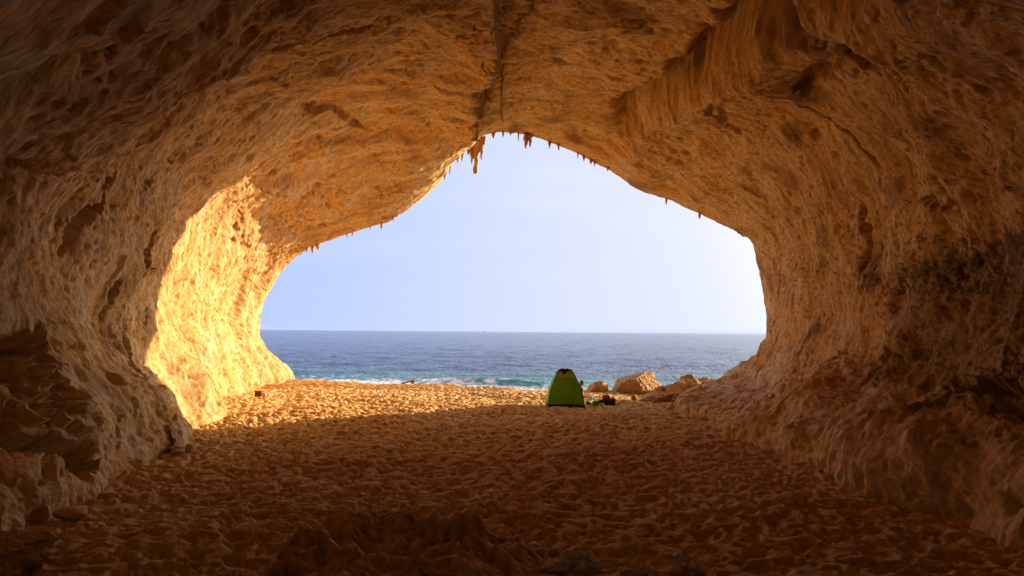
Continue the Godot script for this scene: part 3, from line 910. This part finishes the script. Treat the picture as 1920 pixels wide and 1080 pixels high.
func camp():
	soft("plastic_bag", "crumpled white plastic bag against the tent's right side", "bag", 301, 3.36, 26.7, Vector3(0.17, 0.17, 0.14), M.white, 0.0)
	soft("canvas_bag", "dark brown bag in front of the white plastic bag", "bag", 302, 3.22, 25.95, Vector3(0.14, 0.11, 0.13), M.brown_bag)
	soft("shopping_bag", "green bag on the sand between the brown bag and the backpack", "bag", 303, 3.50, 25.75, Vector3(0.16, 0.12, 0.13), M.green_bag)
	soft("shopping_bag", "smaller light green bag nearest the backpack", "bag", 304, 3.76, 25.7, Vector3(0.10, 0.095, 0.10), M.tent_light)
	# water bottle
	var b := thing("water_bottle", "clear water bottle with a blue label standing behind the green bag", "bottle", ground(3.55, 26.9))
	put("body", lathe([Vector2(0, 0), Vector2(0.05, 0), Vector2(0.056, 0.02), Vector2(0.056, 0.24), Vector2(0.045, 0.29), Vector2(0.018, 0.335), Vector2(0.016, 0.36), Vector2(0, 0.36)]), M.bottle, b)
	put("label", lathe([Vector2(0.0572, 0.10), Vector2(0.0578, 0.105), Vector2(0.0578, 0.205), Vector2(0.0572, 0.21)]), M.blue, b)
	put("cap", lathe([Vector2(0.0165, 0.345), Vector2(0.020, 0.347), Vector2(0.020, 0.378), Vector2(0, 0.380)]), M.white, b)
	# backpack lying on its side
	var p := thing("backpack", "black backpack with a bright red lid lying on the sand", "backpack", ground(4.02, 26.3))
	put("body", lump(311, Vector3(0.30, 0.15, 0.22), 0.3, 5, 32, 0.03), M.black, p).position = Vector3(0.02, 0, 0)
	put("lid", lump(312, Vector3(0.17, 0.12, 0.16), 0.25, 4, 28, 0.0), M.red, p).position = Vector3(-0.02, 0.20, 0.02)
	put("side_pocket", lump(313, Vector3(0.11, 0.16, 0.13), 0.3, 4, 24, 0.02), M.black, p).position = Vector3(0.29, 0.02, 0.04)
	put("side_pocket", lump(314, Vector3(0.12, 0.11, 0.13), 0.3, 4, 24, 0.02), M.brown_bag, p).position = Vector3(-0.28, 0, 0.03)
	for s in [-0.10, 0.12]:
		put("shoulder_strap", rod([Vector3(s, 0.29, 0.13), Vector3(s + 0.02, 0.27, 0.22), Vector3(s + 0.04, 0.15, 0.26), Vector3(s + 0.05, 0.04, 0.25)], [0.016, 0.018, 0.018, 0.015], 7), M.black, p)
	# driftwood by the water
	var w := thing("driftwood", "grey forked driftwood branch lying at the water's edge", "driftwood", ground(-5.7, 35.2) + Vector3(0, 0.02, 0))
	put("branch", rod([Vector3(-0.5, 0.03, 0.1), Vector3(-0.2, 0.10, 0.05), Vector3(0.1, 0.20, 0), Vector3(0.35, 0.33, -0.05)], [0.03, 0.05, 0.045, 0.02], 8), M.drift, w)
	put("branch", rod([Vector3(0.05, 0.16, 0), Vector3(0.3, 0.16, 0.08), Vector3(0.62, 0.28, 0.1)], [0.04, 0.03, 0.012], 7), M.drift, w)
	put("stump_end", lump(315, Vector3(0.13, 0.11, 0.1), 0.4, 5, 20, 0.01), M.drift, w).position = Vector3(0.14, 0.0, 0.03)
	put("twig", rod([Vector3(-0.1, 0.12, 0.03), Vector3(-0.16, 0.28, 0.02), Vector3(-0.05, 0.40, 0)], [0.02, 0.015, 0.008], 6), M.drift, w)
	# crate
	var c := thing("wooden_crate", "small brown wooden box half sunk in the sunlit sand by the left wall", "box", ground(-10.95, 27.0) + Vector3(0, -0.03, 0), 0.35)
	for k in 4:
		var bm := BoxMesh.new()
		bm.size = Vector3(0.27, 0.058, 0.02)
		for z in [-0.115, 0.115]:
			put("board", bm, M.wood, c).position = Vector3(0, 0.034 + k * 0.063, z)
		var sb := BoxMesh.new()
		sb.size = Vector3(0.02, 0.056, 0.208)
		for x in [-0.122, 0.122]:
			put("board", sb, M.wood, c).position = Vector3(x, 0.034 + k * 0.063, 0)
	var tb := BoxMesh.new()
	tb.size = Vector3(0.262, 0.018, 0.244)
	put("lid", tb, M.wood, c).position = Vector3(0, 0.266, 0)
	soft("paper_bag", "pale crumpled paper beside the small brown box", "paper", 321, -10.62, 26.75, Vector3(0.09, 0.11, 0.08), M.pale)
	# cloth hanging down the foot of the left wall
	var foot := left_wall(15.3, 0.12)
	var head := left_wall(15.2, 0.62)
	var pos := PackedVector3Array()
	for i in 40:
		for j in 40:
			var a := i / 39.0
			var v := j / 39.0 * 2.0 - 1.0
			var fold := 0.055 * sin(v * 9.0 + a * 5.0 + 3.0 * n_mid.get_noise_2d(a, v)) + 0.07 * n_mid.get_noise_2d(a * 2.2 + 7.0, v * 2.0)
			var wide := lerpf(0.16, 0.42, a) * (1.0 + 0.2 * n_mid.get_noise_2d(a * 3.0, 5.0))
			pos.append(Vector3(lerpf(head + 0.05, foot + 0.42, pow(a, 1.4)) + v * wide * 0.3 + absf(fold) * 0.8, 0.62 * (1.0 - a) + 0.03 + absf(fold) * 0.5, -15.25 + v * wide * 0.8 + 0.25 * a + fold))
	var o := put("crumpled_cloth", sheet(pos, 40, 40, PackedColorArray(), true), M.pink_cloth)
	tag(o, "pale pink crumpled cloth lying against the foot of the left wall", "cloth")
	# plank end stuck in a crack of the left wall
	var pk := BoxMesh.new()
	pk.size = Vector3(0.34, 0.035, 0.10)
	var q := put("wooden_peg", pk, M.wood)
	q.position = Vector3(left_wall(18.0, 4.75) + 0.12, 4.75, -18.0)
	tag(q, "short dark wooden peg sticking out of the left wall", "peg")
	# a far boat
	var bo := thing("boat", "tiny far boat on the horizon", "boat", Vector3(-135, SEA, -3000))
	var hull := PackedVector3Array()
	for i in 9:
		var f := i / 8.0
		var wdt := 2.6 * sin(PI * pow(f, 0.8)) + 0.15
		for q2 in [[-1.0, 3.0], [-0.8, 0.5], [0.0, -0.6], [0.8, 0.5], [1.0, 3.0], [0.0, 3.05], [-1.0, 3.0]]:
			hull.append(Vector3((f - 0.5) * 20.0, q2[1] + 1.2 * f * f, q2[0] * wdt))
	put("hull", sheet(hull, 9, 7, PackedColorArray(), false), M.hull, bo)
	var cab := BoxMesh.new()
	cab.size = Vector3(6, 3, 3)
	put("cabin", cab, M.hull, bo).position = Vector3(-2, 4.4, 0)
	bo.scale = Vector3.ONE * 0.5
	# shell and stone crumbs on the sand
	var rng := RandomNumberGenerator.new()
	rng.seed = 9
	var mm := MultiMesh.new()
	mm.transform_format = MultiMesh.TRANSFORM_3D
	mm.mesh = lump(330, Vector3(1, 0.5, 0.8), 0.3, 4, 6)
	mm.instance_count = 260
	for i in 260:
		var dd := rng.randf_range(7.6, 22.0)
		var x := rng.randf_range(-0.42, 0.30) * dd
		var sc := rng.randf_range(0.006, 0.018)
		mm.set_instance_transform(i, Transform3D(Basis.from_euler(Vector3(rng.randf(), rng.randf() * TAU, rng.randf())).scaled(Vector3.ONE * sc), ground(x, dd)))
	var mi := MultiMeshInstance3D.new()
	mi.name = "shell_fragments"
	mi.multimesh = mm
	mi.material_override = M.shell
	mi.set_meta("kind", "stuff")
	mi.set_meta("label", "white shell crumbs strewn over the shaded sand")
	mi.set_meta("category", "shells")
	add_child(mi)

# ---------------------------------------------------------------- the person kneeling behind the tent
func field(p: Vector3, bones: Array, k: float) -> float:
	var f := 1e3
	for b in bones:
		var a: Vector3 = b[0]
		var ab: Vector3 = b[1] - a
		var t := clampf((p - a).dot(ab) / maxf(ab.length_squared(), 1e-9), 0.0, 1.0)
		var q := p.distance_to(a + ab * t) - lerpf(b[2], b[3], t)
		var h := clampf(0.5 + 0.5 * (f - q) / k, 0.0, 1.0)
		f = lerpf(f, q, h) - k * h * (1.0 - h)
	return f

func nets(bones: Array, lo: Vector3, hi: Vector3, cell: float, k: float, st: SurfaceTool, paint: Callable):
	var nx := int((hi.x - lo.x) / cell) + 1
	var ny := int((hi.y - lo.y) / cell) + 1
	var nz := int((hi.z - lo.z) / cell) + 1
	var f := PackedFloat32Array()
	f.resize(nx * ny * nz)
	for z in nz:
		for y in ny:
			for x in nx:
				f[(z * ny + y) * nx + x] = field(lo + Vector3(x, y, z) * cell, bones, k)
	var vert := {}
	var nrm := {}
	for z in nz - 1:
		for y in ny - 1:
			for x in nx - 1:
				var sum := Vector3.ZERO
				var n := 0
				var i0 := (z * ny + y) * nx + x
				var v := [f[i0], f[i0 + 1], f[i0 + nx], f[i0 + nx + 1], f[i0 + nx * ny], f[i0 + nx * ny + 1], f[i0 + nx * ny + nx], f[i0 + nx * ny + nx + 1]]
				for e in [[0, 1], [2, 3], [4, 5], [6, 7], [0, 2], [1, 3], [4, 6], [5, 7], [0, 4], [1, 5], [2, 6], [3, 7]]:
					var a: float = v[e[0]]
					var b: float = v[e[1]]
					if (a < 0.0) != (b < 0.0):
						var t := a / (a - b)
						var pa := Vector3(e[0] & 1, (e[0] >> 1) & 1, e[0] >> 2)
						var pb := Vector3(e[1] & 1, (e[1] >> 1) & 1, e[1] >> 2)
						sum += pa.lerp(pb, t)
						n += 1
				if n > 0:
					vert[i0] = lo + (Vector3(x, y, z) + sum / n) * cell
					nrm[i0] = Vector3(v[1] + v[3] + v[5] + v[7] - v[0] - v[2] - v[4] - v[6], v[2] + v[3] + v[6] + v[7] - v[0] - v[1] - v[4] - v[5], v[4] + v[5] + v[6] + v[7] - v[0] - v[1] - v[2] - v[3]).normalized()
	var step := [1, nx, nx * ny]
	for z in range(1, nz - 1):
		for y in range(1, ny - 1):
			for x in range(1, nx - 1):
				var i0 := (z * ny + y) * nx + x
				for ax in 3:
					var a: float = f[i0]
					var b: float = f[i0 + step[ax]]
					if (a < 0.0) != (b < 0.0):
						var s1: int = step[(ax + 1) % 3]
						var s2: int = step[(ax + 2) % 3]
						var q := [i0, i0 - s1, i0 - s1 - s2, i0 - s2]
						if a < 0.0: q.reverse()
						for m in [0, 1, 2, 0, 2, 3]:
							var key: int = q[m]
							if not vert.has(key): continue
							st.set_color(paint.call(vert[key]))
							st.set_normal(nrm[key])
							st.add_vertex(vert[key])

func person():
	var root := thing("person", "person with reddish brown hair kneeling behind the green tent, only the head showing", "person", ground(3.0, 26.25) + Vector3(0, 0.0, 0))
	root.position = Vector3(2.68, -0.03, -26.15)
	root.basis = Basis(Vector3.UP, deg_to_rad(-62.0)) * Basis(Vector3.RIGHT, -0.33)
	var st := SurfaceTool.new()
	st.begin(Mesh.PRIMITIVE_TRIANGLES)
	var body := []
	body.append([Vector3(0, 0.26, 0.02), Vector3(0, 0.40, 0.0), 0.15, 0.125])
	body.append([Vector3(0, 0.40, 0.0), Vector3(0, 0.62, -0.02), 0.125, 0.135])
	body.append([Vector3(-0.10, 0.68, -0.02), Vector3(0.10, 0.68, -0.02), 0.085, 0.085])
	body.append([Vector3(0, 0.72, -0.02), Vector3(0, 0.86, -0.035), 0.058, 0.052])
	for s in [-1.0, 1.0]:
		body.append([Vector3(s * 0.09, 0.24, 0.02), Vector3(s * 0.15, 0.11, -0.40), 0.095, 0.062])
		body.append([Vector3(s * 0.15, 0.075, -0.40), Vector3(s * 0.11, 0.06, 0.06), 0.058, 0.045])
		body.append([Vector3(s * 0.11, 0.055, 0.08), Vector3(s * 0.10, 0.035, 0.27), 0.042, 0.028])
		body.append([Vector3(s * 0.175, 0.69, -0.02), Vector3(s * 0.225, 0.44, -0.05), 0.052, 0.040])
		body.append([Vector3(s * 0.225, 0.44, -0.05), Vector3(s * 0.15, 0.27, -0.25), 0.040, 0.027])
	var skin := Color(0.40, 0.19, 0.10)
	var paint := func(p: Vector3) -> Color:
		if p.y > 0.79: return skin
		if p.y > 0.33 and absf(p.x) < 0.20: return Color(0.06, 0.08, 0.10)
		if p.y > 0.58: return Color(0.06, 0.08, 0.10)
		if p.y > 0.10 and p.z > -0.30 and absf(p.x) < 0.21 and p.y < 0.34: return Color(0.10, 0.11, 0.14)
		return skin
	nets(body, Vector3(-0.32, -0.02, -0.52), Vector3(0.32, 0.86, 0.34), 0.021, 0.035, st, paint)
	var plain := func(_p: Vector3) -> Color: return skin
	var c := Vector3(0, 0.955, -0.045)
	var head := [
		[c + Vector3(0, 0.025, 0.015), c + Vector3(0, 0.02, -0.02), 0.078, 0.076],
		[c + Vector3(0, -0.03, -0.03), c + Vector3(0, -0.072, -0.045), 0.058, 0.034],
		[c + Vector3(0, -0.01, -0.092), c + Vector3(0, -0.03, -0.108), 0.010, 0.013],
		[c + Vector3(-0.022, -0.058, -0.082), c + Vector3(0.022, -0.058, -0.082), 0.010, 0.010],
		[c + Vector3(-0.03, 0.008, -0.088), c + Vector3(0.03, 0.008, -0.088), 0.012, 0.012],
		[c + Vector3(-0.078, 0.0, 0.005), c + Vector3(-0.080, -0.03, 0.0), 0.014, 0.010],
		[c + Vector3(0.078, 0.0, 0.005), c + Vector3(0.080, -0.03, 0.0), 0.014, 0.010],
		[c + Vector3(0, -0.05, 0.02), c + Vector3(0, -0.14, 0.02), 0.05, 0.052]]
	nets(head, c + Vector3(-0.115, -0.16, -0.145), c + Vector3(0.115, 0.125, 0.12), 0.009, 0.012, st, plain)
	for s in [-1.0, 1.0]:
		var wr := Vector3(s * 0.15, 0.255, -0.25)
		var hand := [[wr, wr + Vector3(-s * 0.01, -0.03, -0.07), 0.024, 0.028]]
		for i in 4:
			var a := wr + Vector3((i - 1.5) * 0.021 - s * 0.01, -0.03, -0.075)
			var ln: float = [0.055, 0.068, 0.072, 0.060][i]
			var b := a + Vector3(0, -0.012, -ln * 0.55)
			hand.append([a, b, 0.0095, 0.009])
			hand.append([b, b + Vector3(0, -0.025, -ln * 0.4), 0.009, 0.0075])
		hand.append([wr + Vector3(-s * 0.02, -0.01, -0.02), wr + Vector3(-s * 0.048, -0.02, -0.06), 0.012, 0.009])
		nets(hand, wr + Vector3(-0.075, -0.12, -0.19), wr + Vector3(0.075, 0.04, 0.04), 0.007, 0.006, st, plain)
	put("body", st.commit(), M.skin, root)
	var hs := SurfaceTool.new()
	hs.begin(Mesh.PRIMITIVE_TRIANGLES)
	var hair := [
		[c + Vector3(0, 0.030, 0.022), c + Vector3(0, 0.038, -0.015), 0.088, 0.080],
		[c + Vector3(0, 0.01, 0.04), c + Vector3(0, -0.075, 0.045), 0.070, 0.052],
		[c + Vector3(-0.05, 0.01, 0.02), c + Vector3(-0.055, -0.05, 0.03), 0.036, 0.026],
		[c + Vector3(0.05, 0.01, 0.02), c + Vector3(0.055, -0.05, 0.03), 0.036, 0.026]]
	nets(hair, c + Vector3(-0.13, -0.16, -0.13), c + Vector3(0.13, 0.16, 0.14), 0.010, 0.02, hs, plain)
	put("hair", hs.commit(), M.hair, root)

func _ready():
	air()
	materials()
	var t0 := Time.get_ticks_msec()
	cave()
	beach()
	sea()
	print("setting ", Time.get_ticks_msec() - t0)
	boulders()
	outcrop()
	cairn()
	tent()
	person()
	camp()
	print("all ", Time.get_ticks_msec() - t0)
